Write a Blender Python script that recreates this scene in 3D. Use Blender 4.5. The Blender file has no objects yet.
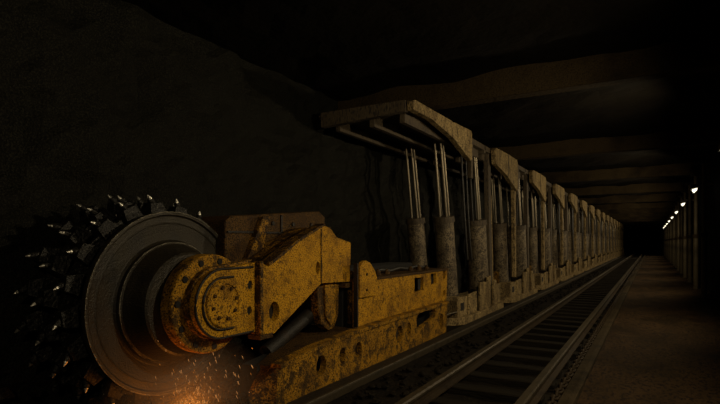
import bpy, math, random
from mathutils import Vector, Matrix, noise
from mathutils.geometry import tessellate_polygon
random.seed(7)
sc = bpy.context.scene
COL = sc.collection
PI = math.pi

# ------------------------------------------------------------------ materials
def mat(name, base, rough=0.7, metal=0.0, spots=None, spot_amt=0.5, spot_scale=6.0, fleck=None, fleck_amt=0.35,
        fleck_scale=40.0, bump=0.3, bump_scale=30.0, stretch=(1, 1, 1), spec=0.5, stain=None, stain_amt=.4, stain_scale=11):
    m = bpy.data.materials.new(name); m.use_nodes = True
    nt = m.node_tree; N = nt.nodes; L = nt.links
    b = N['Principled BSDF']
    b.inputs['Roughness'].default_value = rough
    b.inputs['Metallic'].default_value = metal
    b.inputs['Specular IOR Level'].default_value = spec
    tc = N.new('ShaderNodeTexCoord'); mp = N.new('ShaderNodeMapping'); mp.inputs['Scale'].default_value = stretch
    L.new(tc.outputs['Object'], mp.inputs['Vector'])
    col = N.new('ShaderNodeRGB'); col.outputs[0].default_value = (*base, 1); cur = col.outputs[0]
    def layer(cur, c, amt, scale, width=0.12, detail=8):
        n = N.new('ShaderNodeTexNoise'); n.inputs['Scale'].default_value = scale
        n.inputs['Detail'].default_value = detail; n.inputs['Roughness'].default_value = 0.65
        L.new(mp.outputs[0], n.inputs['Vector'])
        r = N.new('ShaderNodeMapRange'); r.inputs['From Min'].default_value = 0.62 - amt * 0.3
        r.inputs['From Max'].default_value = 0.62 - amt * 0.3 + width; r.clamp = True
        L.new(n.outputs['Fac'], r.inputs['Value'])
        mx = N.new('ShaderNodeMix'); mx.data_type = 'RGBA'
        L.new(r.outputs[0], mx.inputs['Factor']); L.new(cur, mx.inputs[6]); mx.inputs[7].default_value = (*c, 1)
        return mx.outputs[2]
    if spots: cur = layer(cur, spots, spot_amt, spot_scale, 0.18)
    if stain: cur = layer(cur, stain, stain_amt, stain_scale, 0.10, 10)
    if fleck: cur = layer(cur, fleck, fleck_amt, fleck_scale, 0.06, 4)
    L.new(cur, b.inputs['Base Color'])
    n = N.new('ShaderNodeTexNoise'); n.inputs['Scale'].default_value = bump_scale; n.inputs['Detail'].default_value = 8
    L.new(mp.outputs[0], n.inputs['Vector'])
    bp = N.new('ShaderNodeBump'); bp.inputs['Strength'].default_value = bump; bp.inputs['Distance'].default_value = 0.02
    L.new(n.outputs['Fac'], bp.inputs['Height']); L.new(bp.outputs[0], b.inputs['Normal'])
    return m
def emis(name, c, s):
    m = bpy.data.materials.new(name); m.use_nodes = True; b = m.node_tree.nodes['Principled BSDF']
    b.inputs['Base Color'].default_value = (0, 0, 0, 1)
    b.inputs['Emission Color'].default_value = (*c, 1); b.inputs['Emission Strength'].default_value = s
    return m
M = dict(
    yellow=mat('worn_yellow_paint', (0.56, 0.285, 0.012), 0.6, 0.0, (0.25, 0.12, 0.010), 0.50, 3.0, (0.055, 0.028, 0.007), 0.34, 66, 0.9, 50, spec=.15, stain=(.16,.08,.01), stain_amt=.26),
    midyel=mat('muddy_yellow_paint', (0.40, 0.20, 0.012), 0.65, 0.0, (0.17, 0.085, 0.012), 0.52, 3.0, (0.03, 0.017, 0.006), 0.38, 60, 0.9, 50, spec=.15, stain=(.07,.038,.01), stain_amt=.42, stain_scale=8),
    rustyel=mat('rusty_yellow_paint', (0.36, 0.18, 0.014), 0.6, 0.0, (0.10, 0.048, 0.010), 0.60, 4.0, (0.02, 0.012, 0.005), 0.45, 55, 1.0, 45, spec=.2, stain=(.04,.02,.007), stain_amt=.5),
    brown=mat('rusty_shaded_brown_steel', (0.10, 0.052, 0.012), 0.65, 0.2, (0.05, 0.025, 0.01), 0.5, 4, (0.015, 0.01, 0.006), 0.4, 60, 0.9, 50, spec=.2),  # rusty brown; on the motor housing it also carries painted shade
    dark=mat('oily_black_steel', (0.010, 0.008, 0.006), 0.6, 0.2, (0.022, 0.014, 0.008), 0.35, 6, None, 0, 1, 0.5, 30),
    hole=mat('recess_shade', (0.004, 0.003, 0.002), 0.9, 0.0),  # near-black tone that paints the shade inside holes and recesses
    drum=mat('scraped_drum_steel', (0.023, 0.0175, 0.008), 0.5, 0.3, (0.010, 0.008, 0.005), 0.5, 5, (0.012, 0.01, 0.007), 0.2, 80, 0.4, 60, (0.5, 1, 1)),
    ring=mat('worn_bright_steel', (0.10, 0.09, 0.065), 0.4, 0.6, (0.015, 0.012, 0.008), 0.55, 9, None, 0, 1, 0.6, 50),
    pick=mat('coal_blackened_steel', (0.006, 0.0055, 0.0045), 0.5, 0.2, None, 0, 1, (0.08, 0.075, 0.06), .12, 50, 1.0, 30, spec=.4),
    tip=mat('polished_carbide', (0.8, 0.77, 0.68), 0.4, 1.0, None, 0, 1, None, 0, 1, 0.5, 60),
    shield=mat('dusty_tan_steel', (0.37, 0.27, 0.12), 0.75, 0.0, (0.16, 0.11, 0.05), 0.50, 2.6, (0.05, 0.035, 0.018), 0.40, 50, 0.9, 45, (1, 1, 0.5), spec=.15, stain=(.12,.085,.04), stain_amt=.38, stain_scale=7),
    shieldk=mat('shaded_tan_steel', (0.07, 0.05, 0.026), 0.75, 0.0, (0.05, 0.035, 0.018), 0.55, 2.6, (0.02, 0.014, 0.01), 0.3, 34, 0.6, 40, (1, 1, 0.35)),  # darker copy of the tan steel, with shade put into its colour
    cylm=mat('dusty_grey_cylinder', (0.24, 0.185, 0.105), 0.6, 0.2, (0.10, 0.075, 0.045), 0.5, 3, (0.03, 0.022, 0.014), 0.4, 45, 0.7, 45, stain=(.05,.036,.02)),
    chrome=mat('hydraulic_rod_chrome', (0.20, 0.17, 0.12), 0.42, 0.8, None, 0, 1, None, 0, 1, 0.05, 40),
    rubber=mat('black_rubber_hose', (0.02, 0.018, 0.015), 0.5),
    coal=mat('coal_face', (0.0050, 0.0050, 0.0034), 0.7, 0.0, (0.003, 0.003, 0.002), 0.5, 1.2, (0.018, 0.0175, 0.012), 0.34, 62, 1.0, 45, spec=0.12),  # pale flecks paint the glint of coal into the colour
    rock=mat('dark_roof_rock', (0.0035, 0.0026, 0.0014), 0.9, 0.0, (0.002, 0.0015, 0.001), 0.5, 0.8, None, 0, 1, 0.9, 12, spec=0.08),
    roofbeam=mat('dusty_roof_beam', (0.036, 0.025, 0.011), 0.8, 0.0, (0.012, 0.008, 0.004), 0.6, 0.8, (0.012, 0.008, 0.004), 0.35, 50, 0.8, 18, spec=.1),
    floor=mat('coal_dust_floor', (0.009, 0.007, 0.0045), 0.85, 0.0, (0.006, 0.005, 0.0035), 0.5, 2, (0.025, 0.02, 0.011), 0.15, 40, 1.0, 24, spec=0.08),
    walk=mat('brown_dirt', (0.040, 0.024, 0.011), 0.9, 0.0, (0.018, 0.012, 0.006), 0.55, 1.3, (0.015, 0.010, 0.007), 0.35, 26, 1.0, 26, (1, 0.5, 1), spec=.08),
    kerb=mat('dirty_concrete', (0.036, 0.026, 0.013), 0.85, 0.0, (0.015, 0.011, 0.006), 0.5, 3, None, 0, 1, 0.7, 25, spec=.1),
    rail=mat('rusty_rail', (0.026, 0.017, 0.008), 0.7, 0.1, (0.014, 0.009, 0.005), 0.5, 4, None, 0, 1, 0.4, 30, spec=.15),
    railtop=mat('worn_rail_head', (0.05, 0.038, 0.021), 0.55, 0.4, (0.02, 0.015, 0.008), 0.4, 5, None, 0, 1, 0.3, 30),
    wood=mat('sooty_timber', (0.012, 0.0095, 0.006), 0.85, 0.0, (0.005, 0.004, 0.003), 0.5, 3, None, 0, 1, 0.9, 20, (0.3, 3, 3), spec=.08),
    post=mat('dusty_prop_steel', (0.085, 0.067, 0.036), 0.7, 0.1, (0.03, 0.023, 0.012), 0.5, 2, None, 0, 1, 0.4, 20),
    lampbody=mat('grey_lamp_housing', (0.10, 0.09, 0.075), 0.5, 0.5),
    lens=emis('lamp_glass', (1.0, 0.90, 0.66), 2.2),
    spark=emis('hot_spark', (1.0, 0.42, 0.12), .8),
    ember=emis('glowing_ember', (1.0, 0.32, 0.04), .9),
)

# ------------------------------------------------------------------ mesh accumulator
class MB:
    def __init__(s): s.v = []; s.f = []; s.mi = []; s.cur = 0; s.sm = []
    def add(s, vs, fs, smooth=False):
        o = len(s.v); s.v += [Vector(p) for p in vs]
        for f in fs: s.f.append([o + i for i in f]); s.mi.append(s.cur); s.sm.append(smooth)
        return s
    def box(s, a, b, rot=None, piv=None):
        x0, y0, z0 = a; x1, y1, z1 = b
        vs = [Vector(p) for p in ((x0,y0,z0),(x1,y0,z0),(x1,y1,z0),(x0,y1,z0),(x0,y0,z1),(x1,y0,z1),(x1,y1,z1),(x0,y1,z1))]
        if rot is not None:
            c = piv if piv is not None else (Vector(a) + Vector(b)) / 2
            vs = [rot @ (p - Vector(c)) + Vector(c) for p in vs]
        return s.add(vs, [(0,3,2,1),(4,5,6,7),(0,1,5,4),(1,2,6,5),(2,3,7,6),(3,0,4,7)])
    def prism(s, poly, x0, x1, holes=(), axis='x'):
        """outline in (y, z) swept from x0 to x1; holes are outlines too"""
        loops = [list(poly)] + [list(h) for h in holes]
        def area(l): return sum(l[i][0]*l[(i+1)%len(l)][1]-l[(i+1)%len(l)][0]*l[i][1] for i in range(len(l)))
        if area(loops[0]) < 0: loops[0].reverse()
        for l in loops[1:]:
            if area(l) > 0: l.reverse()
        pts = [p for l in loops for p in l]; n = len(pts)
        mk = (lambda u, w, t: (t, u, w)) if axis == 'x' else (lambda u, w, t: (u, t, w))
        tri = tessellate_polygon([[Vector((p[0], p[1], 0)) for p in l] for l in loops])
        fs = []
        for t in tri:
            a, b, c = t
            ar = (pts[b][0]-pts[a][0])*(pts[c][1]-pts[a][1])-(pts[c][0]-pts[a][0])*(pts[b][1]-pts[a][1])
            if abs(ar) < 1e-9: continue
            if ar < 0: a, c = c, a
            fs.append((a + n, b + n, c + n)); fs.append((c, b, a))
        k = 0
        for l in loops:
            m = len(l)
            for i in range(m):
                j = (i + 1) % m
                fs.append((k+i, k+j, k+j+n, k+i+n))
            k += m
        if axis != 'x': fs = [tuple(reversed(f)) for f in fs]
        return s.add([mk(p[0], p[1], x0) for p in pts] + [mk(p[0], p[1], x1) for p in pts], fs)
    def cyl(s, p0, p1, r0, r1=None, seg=20, caps=True, smooth=True):
        r1 = r0 if r1 is None else r1
        p0 = Vector(p0); p1 = Vector(p1); q = (p1 - p0).to_track_quat('Z', 'Y')
        vs = []
        for p, r in ((p0, r0), (p1, r1)):
            for i in range(seg):
                a = 2*PI*i/seg; vs.append(p + q @ Vector((r*math.cos(a), r*math.sin(a), 0)))
        s.add(vs, [(i, (i+1) % seg, (i+1) % seg + seg, i + seg) for i in range(seg)], smooth)
        if caps: s.add(vs, [tuple(reversed(range(seg))), tuple(range(seg, 2*seg))])
        return s
    def lathe_x(s, prof, cy, cz, seg=72, smooth=False):
        """prof: list of (x, r), revolved about the x direction through (cy, cz)"""
        vs = []
        for x, r in prof:
            for i in range(seg):
                a = 2*PI*i/seg; vs.append((x, cy + r*math.cos(a), cz + r*math.sin(a)))
        fs = []; n = len(prof)
        for k in range(n - 1):
            for i in range(seg):
                j = (i+1) % seg; fs.append((k*seg+i, k*seg+j, (k+1)*seg+j, (k+1)*seg+i))
        s.add(vs, [tuple(reversed(f)) for f in fs], smooth)
        return s
    def tube(s, pts, r, seg=8):
        pts = [Vector(p) for p in pts]; vs = []
        for i, p in enumerate(pts):
            d = (pts[min(i+1, len(pts)-1)] - pts[max(i-1, 0)]).normalized(); q = d.to_track_quat('Z', 'Y')
            for k in range(seg):
                a = 2*PI*k/seg; vs.append(p + q @ Vector((r*math.cos(a), r*math.sin(a), 0)))
        n = len(pts)
        s.add(vs, [(i*seg+k, i*seg+(k+1) % seg, (i+1)*seg+(k+1) % seg, (i+1)*seg+k) for i in range(n-1) for k in range(seg)], True)
        s.add(vs, [tuple(reversed(range(seg))), tuple(range((n-1)*seg, n*seg))])
        return s
    def lump(s, c, r, squash=0.8):
        """an irregular broken rock"""
        c = Vector(c); t = (1 + 5**.5)/2
        ico = [(-1,t,0),(1,t,0),(-1,-t,0),(1,-t,0),(0,-1,t),(0,1,t),(0,-1,-t),(0,1,-t),(t,0,-1),(t,0,1),(-t,0,-1),(-t,0,1)]
        q = Matrix.Rotation(random.random()*6, 3, 'X') @ Matrix.Rotation(random.random()*6, 3, 'Z')
        vs = []
        for p in ico:
            d = q @ Vector(p).normalized(); d *= r*random.uniform(.7, 1.15); d.z *= squash; vs.append(c + d)
        return s.add(vs, [(0,11,5),(0,5,1),(0,1,7),(0,7,10),(0,10,11),(1,5,9),(5,11,4),(11,10,2),(10,7,6),(7,1,8),(3,9,4),(3,4,2),(3,2,6),(3,6,8),(3,8,9),(4,9,5),(2,4,11),(6,2,10),(8,6,7),(9,8,1)])
    def build(s, name, mats, parent=None, bevel=0, origin=None):
        if not isinstance(mats, (list, tuple)): mats = [mats]
        me = bpy.data.meshes.new(name)
        o0 = Vector(origin) if origin else Vector((0, 0, 0))
        me.from_pydata([tuple(p - o0) for p in s.v], [], s.f)
        for m in mats: me.materials.append(m)
        for p, i, sm in zip(me.polygons, s.mi, s.sm): p.material_index = i; p.use_smooth = sm
        me.validate(); me.update()
        o = bpy.data.objects.new(name, me); COL.objects.link(o); o.location = o0
        if parent: o.parent = parent
        if bevel:
            b = o.modifiers.new('edge', 'BEVEL'); b.width = bevel; b.segments = 2; b.limit_method = 'ANGLE'; b.angle_limit = math.radians(40)
        return o
def circ(cy, cz, ry, rz=None, n=18):
    rz = ry if rz is None else rz
    return [(cy + ry*math.cos(2*PI*i/n), cz + rz*math.sin(2*PI*i/n)) for i in range(n)]
def empty(name, loc, label=None, cat=None, group=None):
    o = bpy.data.objects.new(name, None); COL.objects.link(o); o.location = loc
    o.empty_display_size = .2
    return tag(o, label, cat, group)
def tag(o, label=None, cat=None, group=None, kind=None):
    if label: o['label'] = label
    if cat: o['category'] = cat
    if group: o['group'] = group
    if kind: o['kind'] = kind
    return o
def put(mb, name, mats, parent, bevel=0):
    """build in world coordinates, then hang under a parent that has a location only"""
    o = mb.build(name, mats, None, bevel)
    loc = Vector((0, 0, 0)); p = parent
    while p: loc += p.location; p = p.parent
    o.parent = parent; o.location = -loc
    return o
def copy_tree(o, parent=None):
    c = o.copy(); COL.objects.link(c)
    if parent: c.parent = parent
    for ch in list(o.children): copy_tree(ch, c)
    return c
ORD = ['first', 'second', 'third', 'fourth', 'fifth', 'sixth', 'seventh', 'eighth', 'ninth', 'tenth', 'eleventh', 'twelfth',
       'thirteenth', 'fourteenth', 'fifteenth', 'sixteenth', 'seventeenth', 'eighteenth', 'nineteenth', 'twentieth']

# ------------------------------------------------------------------ the heading itself
XL, XR, ZC, Y0, Y1 = -5.35, 1.62, 4.5, -4.0, 112.0
def sheet(fn, nu, nv, name, m):
    mb = MB(); vs = [fn(i/nu, j/nv) for j in range(nv+1) for i in range(nu+1)]
    mb.add(vs, [(j*(nu+1)+i, j*(nu+1)+i+1, (j+1)*(nu+1)+i+1, (j+1)*(nu+1)+i) for j in range(nv) for i in range(nu)])
    o = mb.build(name, m); tag(o, kind='structure'); return o
def nz(p, s, a): return noise.fractal(Vector(p)*s, 0.9, 2.1, 4)*a
def ys(t): return Y0 + (Y1-Y0)*(0.35*t + 0.65*t*t)
def wl(u, v):
    y = ys(v); z = ZC*u; return (XL + nz((0, y, z), .9, .16) + nz((3, y, z), 3.5, .05), y, z)
def wr(u, v):
    y = ys(v); z = ZC*(1-u); return (XR + nz((9, y, z), .8, .10), y, z)
sheet(wl, 40, 420, 'wall_left', M['coal'])
sheet(wr, 20, 260, 'wall_right', M['rock'])
sheet(lambda u, v: (XR+.4+(XL-XR-.9)*u, ys(v), ZC + nz((XR+(XL-XR)*u, ys(v), 5), .8, .10)), 30, 260, 'ceiling', M['rock'])
sheet(lambda u, v: (XL-.5+(XR-XL+.9)*u, ys(v), nz((XL+(XR-XL)*u, ys(v), 0), 2.2, .035)-.02), 60, 420, 'floor', M['floor'])
o = MB().box((XL-.6, Y1-.2, -.1), (XR+.6, Y1+.2, ZC+.2)).build('wall_back', M['rock']); tag(o, kind='structure')
o = MB().box((XL-.6, Y0-.2, -.1), (XR+.6, Y0+.1, ZC+.2)).build('wall_front', M['rock']); tag(o, kind='structure')
sheet(lambda u, v: (-.70+(XR+.75)*u if u < 1 else XR+.1, ys(v), .085+nz((u*2.3, ys(v), 7), 1.7, .03)), 24, 420, 'floor_walkway', M['walk'])
o = MB().prism([(-.80, -.02), (-.80, .135), (-.70, .150), (-.655, .145), (-.655, -.02)], Y0, Y1, axis='y').build('trim_1', M['kerb'], bevel=.01); tag(o, kind='structure')
n = 2
for k in range(16):                                   # roof beams across the heading
    y = 1.8 + 6.5*k
    o = MB().box((XL-.2, y, 4.10), (XR+.2, y+.28, ZC+.12)).build('trim_%d' % n, M['roofbeam'], bevel=.02); n += 1
    tag(o, kind='structure')

# ------------------------------------------------------------------ track
def rail(x, label):
    r = empty('track_rail', (x, Y0+1, .075), label, 'rail')
    def sec(pts): return [(x+a, .075+b) for a, b in pts]
    put(MB().prism(sec([(-.07,0),(.07,0),(.07,.014),(.016,.03),(.012,.10),(-.012,.10),(-.016,.03),(-.07,.014)]), Y0+1, Y1-1, axis='y'), 'rail_web', M['rail'], r)
    put(MB().prism(sec([(-.042,.098),(.042,.098),(.045,.125),(.032,.142),(-.032,.142),(-.045,.125)]), Y0+1, Y1-1, axis='y'), 'rail_head', M['railtop'], r)
    return r
rail(-2.01, 'narrow-gauge steel rail beside the mining machine, nearer to the roof supports')
rail(-1.06, 'narrow-gauge steel rail nearer to the kerb and walkway, beside the chain')
sl = MB().box((-.70, -.10, -.045), (.59, .10, .072)).build('track_sleeper', M['wood'], bevel=.012)
seen = 0
for i in range(85):
    y = 2.4 + .62*i
    s = sl if i == 0 else sl.copy()
    if i: COL.objects.link(s)
    s.location = (-1.56 + random.uniform(-.03, .03), y, random.uniform(-.008, 0))
    s.rotation_euler = (0, 0, random.uniform(-.02, .02))
    j = i - 4
    if j < 0: tag(s, 'dark timber sleeper on the track floor just below the picture edge', 'sleeper', 'track sleepers before the frame')
    elif j < 20: tag(s, 'dark timber sleeper under the rails, %s from the camera along the track' % ORD[j], 'sleeper', 'timber track sleepers')
    else: tag(s, 'small dark timber sleeper far down the track beyond the twentieth one', 'sleeper', 'far timber track sleepers')
# haulage chain lying between the rail and the kerb
ch = empty('haulage_chain', (-.885, 4.6, .03), 'black knobbly link chain lying between the rail and the kerb', 'chain')
def link(mb, x, y, z, flat):
    pts = []
    for k in range(13):
        a = 2*PI*k/12; u = .038*math.cos(a); w = .085*math.sin(a)
        pts.append((x+u, y+w, z) if flat else (x, y+w, z+u))
    mb.tube(pts, .018, 6)
a = [MB(), MB()]
link(a[0], -.885, 4.6, .05, True); link(a[1], -.885, 4.6, .055, False)
base = [put(a[0], 'chain_link', M['rail'], ch), put(a[1], 'chain_link', M['rail'], ch)]
for i in range(2, 96):
    c = base[i % 2].copy(); COL.objects.link(c); c.parent = ch; c.location = c.location + Vector((0, .13*i, 0))
base[1].location = base[1].location + Vector((0, .13, 0))
mb = MB()
for i in range(96, 330): link(mb, -.885, 4.6+.13*i, .055, i % 2 == 0)
tag(put(mb, 'far_chain_links', M['rail'], ch), kind='stuff')

# armoured face conveyor edge beside the machine
cv = empty('face_conveyor', (-3.0, Y0+2, 0), 'low dark conveyor trough with a bright worn edge running beside the machine', 'conveyor')
put(MB().prism([(-3.02,-.02),(-2.985,-.02),(-2.98,.06),(-2.985,.085),(-3.02,.085)], Y0+2, 90, axis='y'), 'edge_rail', M['railtop'], cv, .008)
put(MB().prism([(-3.26,-.02),(-3.02,-.02),(-3.02,.035),(-3.26,.035)], Y0+2, 90, axis='y'), 'trough', M['dark'], cv)
mb = MB()
for i in range(420):
    y = 4 + 34*(i/420)**1.4; x = random.uniform(-2.88, -2.36); mb.lump((x, y, .015), random.uniform(.02, .06), .6)
tag(mb.build('coal_rubble', M['floor']), 'loose black coal rubble scattered on the floor beside the track', 'rubble', kind='stuff')
mb = MB()
for i in range(300):
    y = random.uniform(2.2, 6.5); x = random.uniform(-5.1, -3.9); mb.lump((x, y, .03+.35*max(0, (-x-4.0)/1.2)*random.random()), random.uniform(.04, .15), .8)
for i in range(130):
    mb.lump((random.uniform(-3.85, -3.5), random.uniform(2.9, 4.9), random.uniform(.0, .10)), random.uniform(.03, .09), .7)
tag(mb.build('cut_coal_heap', M['coal']), 'heap of freshly cut black coal under the drum and arm', 'coal', kind='stuff')

# ------------------------------------------------------------------ the shearer
CY, CZ = 3.37, 1.10
S = empty('coal_shearer', (-3.9, 6.0, 0), 'large worn yellow coal cutting machine with a round drum on a pivoting arm', 'mining machine')
# drum
DX = -4.13
D = empty('cutting_drum', (DX+3.9, CY-6.0, CZ)); D.parent = S
prof = [(DX-.80, .0), (DX-.80, .70), (DX-.10, .70), (DX-.10, .86), (DX-.06, .900), (DX-.012, .900), (DX, .892), (DX, .868), (DX-.022, .860),
        (DX-.026, .80), (DX-.018, .79), (DX-.026, .78), (DX-.035, .70), (DX-.04, .625), (DX-.02, .605), (DX+.015, .595), (DX+.03, .575), (DX+.10, .545), (-3.93, .515), (-3.89, .50), (-3.875, .48), (-3.87, .0)]
put(MB().lathe_x(prof, CY, CZ, 128), 'drum_body', M['drum'], D, .006)
put(MB().lathe_x([(DX-.012, .893), (DX-.012, .904), (DX+.006, .904), (DX+.006, .893)], CY, CZ, 128), 'wear_ring', M['ring'], D)
put(MB().lathe_x([(DX+.012, .588), (DX+.012, .600), (DX+.022, .600), (DX+.022, .588)], CY, CZ, 96), 'wear_ring', M['ring'], D)
for w in range(3):                                     # three helical vanes
    mb = MB(); vs = []; n = 46
    for i in range(n+1):
        t = i/n; a = w*2*PI/3 + t*PI*1.15; x = DX-.16-.60*t
        for dx, r in ((-.02, .68), (-.02, .93), (.02, .93), (.02, .68)):
            vs.append((x+dx, CY+r*math.cos(a), CZ+r*math.sin(a)))
    fs = [(i*4+k, i*4+(k+1) % 4, (i+1)*4+(k+1) % 4, (i+1)*4+k) for i in range(n) for k in range(4)] + [(3,2,1,0), (n*4, n*4+1, n*4+2, n*4+3)]
    mb.add(vs, fs); put(mb, 'helical_vane', M['pick'], D)
def pick(x, a, r0, lean):
    mb = MB(); er = Vector((0, math.cos(a), math.sin(a))); et = Vector((0, -math.sin(a), math.cos(a))); ex = Vector((1, 0, 0))
    c = Vector((x, CY, CZ)) + er*r0
    def P(i, j, k): return c + ex*i + et*j + er*k
    lo = [P(-.08,-.10,-.05), P(.08,-.10,-.05), P(.08,.10,-.05), P(-.08,.10,-.05)]
    hi = [P(-.055,-.05,.085), P(.055,-.05,.085), P(.055,.085,.07), P(-.055,.085,.07)]
    mb.add(lo+hi, [(0,3,2,1),(4,5,6,7),(0,1,5,4),(1,2,6,5),(2,3,7,6),(3,0,4,7)])
    b0 = P(0, .02, .06); d = (er*.8 + et*.6 + ex*lean).normalized()
    mb.cyl(b0, b0+d*.06, .036, .032, 10); mb.cyl(b0+d*.06, b0+d*.075, .032, .024, 10)
    mb.cur = 1; mb.cyl(b0+d*.075, b0+d*.115, .022, .004, 10)
    mb.cyl(c+ex*.0+et*-.045+er*.05, c+et*-.045+er*.075, .016, .012, 8)  # small bright stud added to the pick body for an extra glint
    put(mb, 'cutting_pick', [M['pick'], M['tip']], D, .012)
for k in range(20): pick(DX-.22, 2*PI*(k+.15)/20, .92, .25)
for k in range(20): pick(DX-.46, 2*PI*(k+.60)/20, .945, 0)
for k in range(20): pick(DX-.72, 2*PI*(k+.35)/20, .955, -.25)

# gearbox end of the ranging arm
A = empty('ranging_arm', (-3.7+3.9, 4.2-6.0, 1.2)); A.parent = S
GY = 3.48
gb = [(-3.88, .0), (-3.88, .44), (-3.855, .475), (-3.84, .482), (-3.72, .482), (-3.705, .475), (-3.70, .465), (-3.70, .0)]
put(MB().lathe_x(gb, GY+.0, CZ-.0, 96), 'gearbox_flange', M['midyel'], A, .004)
for k in range(11):
    a = 2*PI*(k+.35)/11; y = GY+0.418*math.cos(a); z = CZ+0.418*math.sin(a)
    put(MB().cyl((-3.70, y, z), (-3.688, y, z), .034, .030, 12), 'bolt', M['hole'], A)  # flat black discs paint the dark bolt holes
# arm head plate: rounded end, flat sides
def head(r, y1, zt, zb, cy=GY+.0, cz=CZ+.01, n=30):
    pts = []
    for i in range(n+1):
        a = PI/2 + PI*i/n; pts.append((cy+r*math.cos(a), cz+r*math.sin(a)))
    return pts + [(y1, zb), (y1, zt)]
hp = head(.330, 3.97, 1.49, .765)
put(MB().prism(hp, -3.70, -3.56, holes=[circ(3.86, 1.26, .034, .045), circ(3.85, 1.00, .034, .045)]), 'arm_head', M['yellow'], A, .012)
put(MB().prism(head(.352, 3.96, 1.515, .735), -3.70, -3.635), 'head_backing', M['rustyel'], A, .01)
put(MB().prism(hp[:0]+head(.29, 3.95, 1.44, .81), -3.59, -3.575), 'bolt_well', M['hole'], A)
# raised cover
def ring_path(r, y1, n=24):
    pts = [(y1, CZ+.01+r)]
    for i in range(n+1):
        a = PI/2 + PI*i/n; pts.append((GY+r*math.cos(a), CZ+.01+r*math.sin(a)))
    return pts + [(y1, CZ+.01-r)]
put(MB().lathe_x([(-3.575, .0), (-3.575, .232), (-3.545, .232), (-3.538, .224), (-3.538, .185), (-3.55, .18), (-3.55, 0)], GY+.02, CZ+.01, 64), 'pivot_cover', M['yellow'], A)
put(MB().tube([(-3.552, y, z) for y, z in ring_path(.25, 3.62)], .012, 6), 'groove_line', M['dark'], A)  # dark tube painted in place of the shaded inner groove
put(MB().tube([(-3.560, y, z) for y, z in ring_path(.332, 3.90)], .013, 6), 'groove_line', M['dark'], A)  # dark tube stands in for the shade of the outer groove
for k in range(8):
    a = 2*PI*(k+.3)/8; y = GY+.02+.155*math.cos(a); z = CZ+.01+.155*math.sin(a)
    put(MB().cyl((-3.555, y, z), (-3.530, y, z), .022, .017, 6), 'bolt', M['brown'], A)
for y, z in ((3.86, 1.26), (3.85, 1.00)):
    put(MB().cyl((-3.66, y, z), (-3.585, y, z), .028, .028, 10), 'hole_plug', M['hole'], A)  # black plugs paint the depth of the arm holes
# arm beam
beam = [(3.94, 1.49), (4.07, 1.445), (4.62, 1.72), (5.10, 1.90), (5.24, 1.88), (5.40, 1.76), (5.74, 1.69), (5.74, 1.50), (5.72, 1.17), (5.50, 1.18), (5.05, 1.195), (4.17, .72), (3.94, .745)]
put(MB().prism(beam, -3.60, -3.50, holes=[circ(4.17, .955, .085, .105), circ(4.98, 1.385, .045, .075)]), 'arm_beam', M['yellow'], A, .012)
put(MB().prism([(y, z-.02) for y, z in beam], -4.00, -3.72), 'arm_beam_rear', M['rustyel'], A, .012)
put(MB().prism([(4.0,1.42),(4.6,1.68),(5.1,1.84),(5.6,1.66),(5.6,1.25),(5.05,1.25),(4.17,.80),(4.0,.80)], -3.73, -3.585), 'arm_core', M['dark'], A)
put(MB().box((-3.60, 5.035, 1.20), (-3.488, 5.06, 1.86)), 'weld_rib', M['rustyel'], A, .004)
put(MB().box((-3.62, 3.935, .74), (-3.485, 3.985, 1.50)), 'flange_strip', M['rustyel'], A, .008)
put(MB().box((-3.66, 3.93, .685), (-3.48, 4.13, .735)), 'foot_lip', M['brown'], A, .008)
# raised edge along the upper slope of the arm
put(MB().prism([(4.07,1.447),(4.62,1.722),(5.10,1.902),(5.10,1.93),(4.60,1.75),(4.05,1.475)], -3.62, -3.47), 'top_flange', M['rustyel'], A, .005)
# motor housing behind the arm
put(MB().prism([(3.97, 1.40), (3.97, 1.93), (4.06, 1.99), (5.75, 2.13), (5.9, 2.05), (5.9, 1.40)], -4.55, -4.02), 'motor_housing', M['brown'], A, .02)  # brown instead of yellow: the shade behind the arm is in the colour
put(MB().prism([(4.20, 1.45), (4.50, 2.00), (4.62, 2.01), (4.45, 1.45)], -4.03, -3.94), 'housing_rib', M['rustyel'], A, .008)
put(MB().box((-4.025, 3.99, 1.80), (-4.00, 5.8, 1.825)), 'housing_seam', M['dark'], A, .004)
put(MB().box((-4.025, 4.9, 1.45), (-4.00, 4.93, 2.04)), 'housing_seam', M['dark'], A, .004)
for y in (4.75, 5.15, 5.55): put(MB().cyl((-4.03, y, 1.93), (-4.0, y, 1.93), .03, .025, 8), 'bolt', M['dark'], A)

# lug and ranging cylinder under the arm
R = empty('lift_cylinder', (-3.7+3.9, 5.3-6.0, .9)); R.parent = S
put(MB().prism([(5.10, 1.22), (5.62, 1.22), (5.60, .72), (5.50, .58), (5.36, .56), (5.20, .66), (5.14, .85)], -3.72, -3.60), 'hinge_lug', M['rustyel'], R, .015)
put(MB().prism([(5.23, 1.20), (5.52, 1.20), (5.50, .74), (5.38, .62), (5.27, .74)], -3.60, -3.57), 'lug_face', M['midyel'], R, .01)  # yellower plate puts the lit look of the lug into its colour
put(MB().cyl((-3.78, 4.35, .45), (-3.78, 5.25, .80), .085, .085, 20), 'cylinder_barrel', M['dark'], R)
put(MB().cyl((-3.78, 4.9, .66), (-3.78, 5.6, .93), .05, .05, 16), 'piston_rod', M['brown'], R)
put(MB().box((-3.70, 5.86, .57), (-3.56, 5.93, 1.30)), 'guard_post', M['rustyel'], R, .008)
put(MB().box((-3.62, 5.62, 1.09), (-3.50, 5.95, 1.15)), 'guard_bracket', M['brown'], R, .006)

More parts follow.
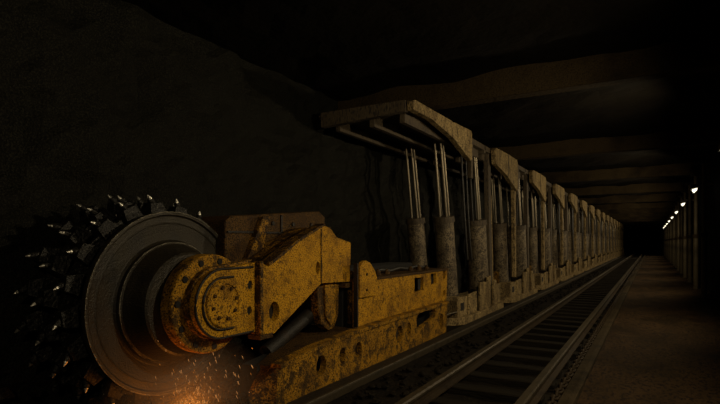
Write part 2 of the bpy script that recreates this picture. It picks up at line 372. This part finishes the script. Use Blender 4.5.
# skid shoe with its long ledge
K = empty('skid_shoe', (-3.5+3.9, 6.3-6.0, 0)); K.parent = S
shoe = [(3.93, -.01), (3.99, .43), (4.64, .505), (5.52, .548), (6.55, .565), (8.86, .585), (8.80, .03), (6.5, .01), (4.4, -.01)]
hs = [circ(4.75, .28, .10, .115), circ(5.21, .30, .07, .10), circ(5.60, .30, .085, .105), circ(6.82, .31, .11, .13),
      circ(7.16, .33, .08, .11), [(7.45,.30),(7.45,.47),(7.55,.53),(8.22,.53),(8.28,.47),(8.22,.38),(7.6,.28)], circ(8.55, .27, .10, .14)]
put(MB().prism(shoe, -3.37, -3.29, holes=hs), 'side_plate', M['midyel'], K, .010)
put(MB().prism([(3.93, -.01), (3.99, .39), (4.64, .465), (5.52, .508), (8.7, .53), (8.7, .03), (4.4, -.01)], -3.80, -3.58), 'inner_plate', M['hole'], K)  # painted black so the side plate holes read as shaded
# nose and sloping deck
mb = MB(); mb.add([(-3.29,3.93,-.01),(-3.29,3.99,.43),(-3.52,3.78,.17),(-3.50,3.80,-.01),(-3.62,4.09,.38),(-3.60,4.05,-.01),(-3.37,4.05,.435),(-3.37,4.02,-.01)],
                  [(0,1,2,3),(2,4,5,3),(1,6,4,2),(0,3,5,7),(6,7,5,4),(0,7,6,1)])
put(mb, 'nose_plate', M['rustyel'], K, .008)
vs = []
for y, z, xl in ((4.03, .40, -3.62), (4.25, .435, -3.68), (4.64, .495, -3.85), (5.52, .54, -4.15), (6.4, .556, -4.15)):
    for x in (xl, -3.37):
        vs += [(x, y, z), (x, y, z-.05)]
fs = []
for i in range(4):
    a = i*4; b = a+4
    fs += [(a, a+2, b+2, b), (a+1, b+1, b+3, a+3), (a+2, a+3, b+3, b+2), (a, b, b+1, a+1)]
fs += [(0,1,3,2), (16,18,19,17)]
put(MB().add(vs, fs), 'sloping_deck', M['brown'], K, .006)
put(MB().prism([(3.99,.40),(4.64,.475),(5.52,.518),(6.55,.535),(8.86,.555),(8.86,.60),(6.55,.582),(5.52,.565),(4.64,.522),(3.99,.447)], -3.40, -3.262), 'ledge_strip', M['midyel'], K, .006)

# main body
B = empty('machine_body', (-3.9+3.9, 7.5-6.0, .55)); B.parent = S
win = [[(7.62,.86),(7.62,1.10),(7.99,1.09),(7.99,.88)], [(8.34,.93),(8.34,1.13),(8.58,1.13),(8.58,.95)], [(8.93,.99),(8.93,1.15),(9.06,1.15),(9.06,1.0)], [(8.93,.68),(8.93,.78),(9.06,.78),(9.06,.69)]]
put(MB().prism([(5.72, .56), (5.72, 1.20), (9.16, 1.19), (9.12, .58)], -3.46, -3.40, holes=win), 'front_panel', M['yellow'], B, .008)
put(MB().box((-4.7, 5.74, .50), (-3.62, 9.05, 1.16)), 'chassis', M['hole'], B, .01)  # painted black to give the panel windows their shade
put(MB().prism([(5.72, 1.16), (5.72, 1.20), (9.18, 1.195), (9.18, 1.155)], -4.72, -3.385), 'top_plate', M['brown'], B, .006)
put(MB().prism([(5.74,.95),(5.74,1.36),(5.80,1.43),(5.90,1.45),(6.02,1.42),(6.16,1.30),(6.22,1.20),(6.22,.95)], -3.405, -3.35), 'ear_plate', M['yellow'], B, .01)
put(MB().box((-3.43, 5.70, .56), (-3.37, 5.73, 1.42)), 'end_rib', M['dark'], B)
put(MB().box((-3.402, 7.74, .895), (-3.392, 7.84, 1.075)), 'window_mullion', M['dark'], B)
for y, z in ((5.92, 1.26), (5.92, 1.05)): put(MB().cyl((-3.35, y, z), (-3.335, y, z), .022, .018, 8), 'bolt', M['brown'], B)
put(MB().prism([(9.10, .50), (9.10, 1.16), (9.30, 1.10), (9.45, .95), (9.45, .50)], -4.5, -3.55), 'end_gearbox', M['dark'], B, .02)
for i, (y, s) in enumerate([(6.7, .07), (7.0, .05), (7.9, .06), (8.25, .07), (8.6, .05)]):
    mb = MB(); mb.cyl((-3.60, y, 1.19), (-3.60, y, 1.19+s), .05, .045, 12); mb.cyl((-3.60, y, 1.19+s), (-3.60, y, 1.19+s+.03), .028, .02, 8)
    put(mb, 'grease_cap', M['brown'], B)
put(MB().box((-4.55, 6.6, 1.19), (-4.05, 9.0, 1.30)), 'control_box', M['hole'], B, .03)  # black colour paints in the darkness above the body
put(MB().tube([(-3.75, 6.2+.12*i, 1.24+.015*math.sin(i*1.1)) for i in range(24)], .028), 'cable', M['rubber'], B)
mb = MB().cyl((-3.42, 9.16, .30), (-3.42, 9.75, .28), .014, .014, 8); put(mb, 'tow_rod', M['chrome'], B)

# ------------------------------------------------------------------ powered roof supports, one every 4.4 m
def support(first):
    r = empty('roof_support', (0, 0, 0))
    # base pontoon with a rounded toe
    b = put(MB().prism([(-3.30, 0), (-3.30, 0), (-5.0, 0), (-5.0, 3.4), (-3.36, 3.4), (-3.28, 3.2), (-3.28, .35), (-3.40, .05), (-3.62, -.12), (-5.0, -.12)][2:], 0, .16, axis='y'), 'base', M['shield'], r)
    me = b.data
    for v in me.vertices:                              # outline was given as (x, y) with height third
        x, h, y = v.co; v.co = (x, y, h)
    me.flip_normals()
    bv = b.modifiers.new('edge', 'BEVEL'); bv.width = .015; bv.segments = 2; bv.limit_method = 'ANGLE'
    def sub(mb, n, m, bev=.008, par=b): return put(mb, n, m, par, bev)
    sub(MB().prism([(.05, .16), (.03, .50), (.12, .56), (.66, .55), (.66, .16)], -3.75, -3.40), 'toe_box', M['shield'])
    sub(MB().box((-3.402, .22, .28), (-3.392, .42, .44)), 'recess_plate', M['hole'])
    tops = [(.66, 1.28, .58, .60), (1.32, 2.10, .80, .76), (2.16, 2.46, .86, .88), (2.50, 2.78, .78, .76), (2.84, 3.36, .66, .62)]
    for i, (y0, y1, z0, z1) in enumerate(tops):
        dx = (.0, .05, -.02, .03, -.03)[i]
        sub(MB().prism([(y0, .14), (y0+.02, z0), (y1-.03, z1), (y1, .14)], -3.42+dx, -3.37+dx), 'spill_plate', M['shield'], .01)
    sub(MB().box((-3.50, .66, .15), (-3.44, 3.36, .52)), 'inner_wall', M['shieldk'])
    sub(MB().prism([(0.1, .5), (.12, .86), (.5, .84), (.55, .5)], -3.95, -3.80), 'valve_block', M['rustyel'])
    # legs: fat lower cylinder leaning slightly, three bright rods above
    for y, x, lr in ((.62, -3.80, .21), (2.52, -3.70, .245), (.95, -4.6, .2), (2.8, -4.6, .2)):
        leg = put(MB().cyl((x, y, .50 if x < -4 else .45), (x, y-.30, 2.15), lr, lr*.96, 28), 'leg', M['cylm'], r)
        q = MB().cyl((x, y-.295, 2.12), (x, y-.315, 2.24), lr+.022, lr+.01, 28); put(q, 'collar', M['shieldk'], leg, .008)
        q = MB().cyl((x, y-.01, .40), (x, y-.03, .58), lr+.03, lr+.02, 28); put(q, 'foot_cup', M['shieldk'], leg, .008)
        for dx, dy in ((.09, -.07), (.09, .07), (-.08, .0)):
            put(MB().cyl((x+dx, y-.315+dy, 2.22), (x+dx*.9, y-.66+dy, 3.88), .028, .028, 12), 'piston_rod', M['chrome'], leg)
    # canopy slab and its underside rib
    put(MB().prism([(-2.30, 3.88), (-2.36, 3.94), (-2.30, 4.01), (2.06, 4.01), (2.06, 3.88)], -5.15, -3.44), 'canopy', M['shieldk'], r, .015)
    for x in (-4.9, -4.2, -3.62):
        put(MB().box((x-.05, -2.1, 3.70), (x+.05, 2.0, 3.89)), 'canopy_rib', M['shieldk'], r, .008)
    if first: fl = [(-2.33, 3.82), (-2.35, 3.97), (-2.27, 4.0), (-.55, 4.02), (-.50, 4.0), (-.42, 4.02), (.62, 4.06), (.68, 4.0), (.68, 3.46), (.60, 3.42), (-.50, 3.71), (-1.6, 3.84)]
    else: fl = [(-1.82, 3.62), (-1.88, 3.95), (-1.80, 4.02), (-.62, 4.04), (.40, 4.03), (.50, 3.95), (.52, 3.22), (.42, 3.14), (-.7, 3.45)]
    put(MB().prism(fl, -3.42, -3.30), 'side_flap', M['shield'], r, .012)
    if not first:
        put(MB().box((-3.299, -.66, 3.47), (-3.29, -.62, 4.02)), 'flap_seam', M['shieldk'], r)
    # front edge of the canopy facing the camera
    put(MB().prism([(-5.1, 3.74), (-3.44, 3.82), (-3.44, 4.0), (-5.1, 4.0)], -2.36, -2.24, axis='y'), 'canopy_lip', M['shieldk'], r, .01)  # uses the shaded steel copy to dim this face by colour
    # upright links between base and canopy
    if not first: put(MB().prism([(.42, .7), (.56, .7), (.50, 3.2), (.30, 3.2)], -3.46, -3.36), 'upright_link', M['shield'], r, .01)
    put(MB().prism([(.98, 3.1), (1.12, 3.1), (1.12, 3.95), (.98, 3.95)], -3.50, -3.42), 'upright_link', M['shieldk'], r, .01)
    put(MB().prism([(2.72, .6), (2.9, .6), (2.72, 3.88), (2.50, 3.88)], -3.60, -3.48), 'upright_link', M['shieldk'], r, .01)
    put(MB().prism([(2.95, .6), (3.30, .6), (3.1, 2.9), (2.86, 2.9)], -3.66, -3.56), 'rear_shield', M['shield'], r, .01)
    # hanging hoses
    for i in range(4):
        y0 = .9 + .42*i; pts = []
        for k in range(13):
            t = k/12; pts.append((-3.62-.04*i, y0+.45*t, 3.7-2.4*t-.35*math.sin(PI*t)*(1 if i % 2 else .4)))
        put(MB().tube(pts, .022, 8), 'hose', M['rubber'], r)
    return r
proto0 = support(True); proto = support(False)
SUP = 'tan steel roof supports along the face'
names = {0: 'tan steel roof support beside the far end of the yellow machine body'}
proto0.location = (0, 9.7, 0); tag(proto0, names[0], 'roof support', SUP)
for k in range(1, 16):
    o = proto if k == 1 else copy_tree(proto)
    o.location = (0, 9.7+4.4*k, 0)
    tag(o, names.get(k, 'tan steel roof support in the receding row, %s beyond the yellow machine' % ORD[k] if k > 0 else ''), 'roof support', SUP)
# ------------------------------------------------------------------ right side: props and wall lamps
pp = empty('wall_prop', (0, 0, 0))
put(MB().cyl((1.28, 0, .10), (1.28, 0, 1.9), .075, .075, 16), 'outer_tube', M['post'], pp)
put(MB().cyl((1.28, 0, 1.88), (1.28, 0, 3.95), .055, .055, 16), 'inner_tube', M['post'], pp)
put(MB().cyl((1.28, 0, 1.84), (1.28, 0, 1.96), .095, .095, 16), 'lock_collar', M['rail'], pp, .006)
put(MB().box((1.14, -.14, .07), (1.42, .14, .11)), 'foot_plate', M['rail'], pp, .005)
put(MB().box((1.14, -.14, 3.93), (1.42, .14, 4.02)), 'head_plate', M['rail'], pp, .005)
props_y = [-2.1, 4.4, 10.9] + [17.2 + 6.35*i*.5 for i in range(0, 26)]
for i, y in enumerate(props_y):
    o = pp if i == 0 else copy_tree(pp)
    o.location = (0, y, 0)
    j = i - 3
    lab = 'steel prop against the rock wall %s' % ['behind the camera', 'opposite the drum', 'opposite the machine body'][min(i, 2)]
    if j >= 0: lab = 'slim upright steel prop beside the row of wall lamps, %s from the camera' % ORD[j] if j < 12 else 'tiny distant steel prop beyond the twelfth one along the wall'
    tag(o, lab, 'prop', 'distant wall props' if j >= 12 else 'steel wall props' if j >= 0 else None)
lp = empty('wall_lamp', (0, 0, 0))
put(MB().box((1.20, -.03, .10), (1.62, .03, .15)), 'bracket', M['lampbody'], lp, .005)
mb = MB(); mb.add([(1.02,-.13,.12),(1.24,-.13,.16),(1.24,.13,.16),(1.02,.13,.12),(1.00,-.15,-.02),(1.24,-.15,.06),(1.24,.15,.06),(1.00,.15,-.02)],
                  [(0,1,2,3),(4,7,6,5),(0,4,5,1),(1,5,6,2),(2,6,7,3),(3,7,4,0)])
put(mb, 'lamp_hood', M['lampbody'], lp, .006)
mb = MB(); vs = []; n = 14
for j in range(6):
    t = j/5*PI/2
    for i in range(n):
        a = 2*PI*i/n; vs.append((1.11+.07*math.cos(t)*math.cos(a)-.0, .08*math.cos(t)*math.sin(a), .0-.10*math.sin(t)+.02*math.cos(a)))
mb.add(vs, [(j*n+(i+1) % n, j*n+i, (j+1)*n+i, (j+1)*n+(i+1) % n) for j in range(5) for i in range(n)], True)
put(mb, 'lamp_glass', M['lens'], lp)
LY = [-1.4, 4.6, 10.7] + [18.1+6.5*i for i in range(8)]
for i, y in enumerate(LY):
    o = lp if i == 0 else copy_tree(lp)
    o.location = (0, y, 3.30)
    j = i - 3
    tag(o, 'bright hooded lamp high on the rock wall, %s in the receding row' % ORD[j] if j >= 0 else 'bright hooded wall lamp %s' % ['behind the camera', 'opposite the drum', 'opposite the machine body'][i], 'lamp', 'wall lamps')
    ld = bpy.data.lights.new('lamp_light', 'SPOT'); ld.spot_size = math.radians(165); ld.spot_blend = .6
    ld.energy = (150, 150, 140, 130, 130, 120, 100, 80, 60, 45, 35)[i]; ld.color = (1.0, .80, .50); ld.shadow_soft_size = .09
    lo = bpy.data.objects.new('lamp_light', ld); COL.objects.link(lo); lo.parent = o
    lo.location = (.98, 0, -.10)
    lo.rotation_euler = Vector((-1, (.45 if i > 2 else .1), -.30)).to_track_quat('-Z', 'Y').to_euler()

# ------------------------------------------------------------------ sparks under the drum
mb = MB(); mb2 = MB()
src = Vector((-3.88, 3.40, .03))
for i in range(230):
    t = abs(random.gauss(0, .36)); a = random.gauss(-.1, .6)
    p = src + Vector((random.uniform(-.15, .25), math.sin(a)*t*1.1, .02+abs(math.cos(a))*t*.9))
    d = Vector((random.uniform(-.1, .3), random.uniform(.1, .5), -1)).normalized()
    l = random.uniform(.008, .04); w = random.uniform(.0007, .0015)
    (mb if i % 3 else mb2).cyl(p, p+d*l, w, w*.5, 5)
for i in range(20):
    p = Vector((random.uniform(-3.65, -3.4), random.uniform(3.30, 4.0), random.uniform(.15, .62)))
    mb.cyl(p, p+Vector((.0, .016, -.034)), .0016, .0008, 5)
tag(mb.build('grinding_sparks', M['spark']), 'bright orange sparks spraying under the drum', 'sparks', kind='stuff')
mb = mb2
for i in range(110):
    p = src + Vector((random.gauss(0, .14), random.gauss(-.05, .17), random.uniform(0, .06))); mb.lump(p, random.uniform(.003, .007), 1)
tag(mb.build('glowing_embers', M['ember']), 'small orange embers glowing on the coal under the drum', 'embers', kind='stuff')
ld = bpy.data.lights.new('spark_glow', 'POINT'); ld.energy = 13; ld.color = (1, .29, .03); ld.shadow_soft_size = .12
lo = bpy.data.objects.new('spark_glow', ld); COL.objects.link(lo); lo.location = (-3.70, 3.20, .10)

# dust hanging in the glow
dm = bpy.data.materials.new('coal_dust_haze'); dm.use_nodes = True; nt = dm.node_tree; nt.nodes.remove(nt.nodes['Principled BSDF'])
vsn = nt.nodes.new('ShaderNodeVolumeScatter'); vsn.inputs['Color'].default_value = (.9, .8, .65, 1)
tc = nt.nodes.new('ShaderNodeTexCoord'); ln = nt.nodes.new('ShaderNodeVectorMath'); ln.operation = 'LENGTH'
mr = nt.nodes.new('ShaderNodeMapRange'); mr.inputs['From Min'].default_value = 1.0; mr.inputs['From Max'].default_value = .0; mr.inputs['To Max'].default_value = .5
nt.links.new(tc.outputs['Object'], ln.inputs[0]); nt.links.new(ln.outputs['Value'], mr.inputs['Value'])
nt.links.new(mr.outputs[0], vsn.inputs['Density']); nt.links.new(vsn.outputs[0], nt.nodes['Material Output'].inputs['Volume'])
mb = MB(); vs = []; fs = []
for j in range(13):
    for i in range(24):
        a = 2*PI*i/24; b = PI*j/12; vs.append((math.sin(b)*math.cos(a), math.sin(b)*math.sin(a), math.cos(b)))
fs = [(j*24+i, (j+1)*24+i, (j+1)*24+(i+1) % 24, j*24+(i+1) % 24) for j in range(12) for i in range(24)]
o = mb.add(vs, fs).build('dust_haze', dm); o.location = (-3.75, 3.25, .12); o.scale = (.75, .85, .75)
tag(o, 'thin haze of glowing dust around the sparks under the drum', 'dust', kind='stuff')

# ------------------------------------------------------------------ camera, world
cd = bpy.data.cameras.new('camera'); cam = bpy.data.objects.new('camera', cd); COL.objects.link(cam); sc.camera = cam
cd.sensor_width = 36; cd.lens = 25; cd.shift_y = 40/720; cd.clip_end = 300; cd.clip_start = .05
cam.location = (0, 0, 1.7); cam.rotation_euler = (PI/2, 0, math.atan2(292, 500))
w = bpy.data.worlds.new('world'); sc.world = w; w.use_nodes = True
w.node_tree.nodes['Background'].inputs[0].default_value = (1, .8, .5, 1); w.node_tree.nodes['Background'].inputs[1].default_value = 0.0
sc.view_settings.view_transform = 'Standard'; sc.view_settings.look = 'None'; sc.view_settings.exposure = 0; sc.view_settings.gamma = 1
sc.view_settings.use_curve_mapping = False
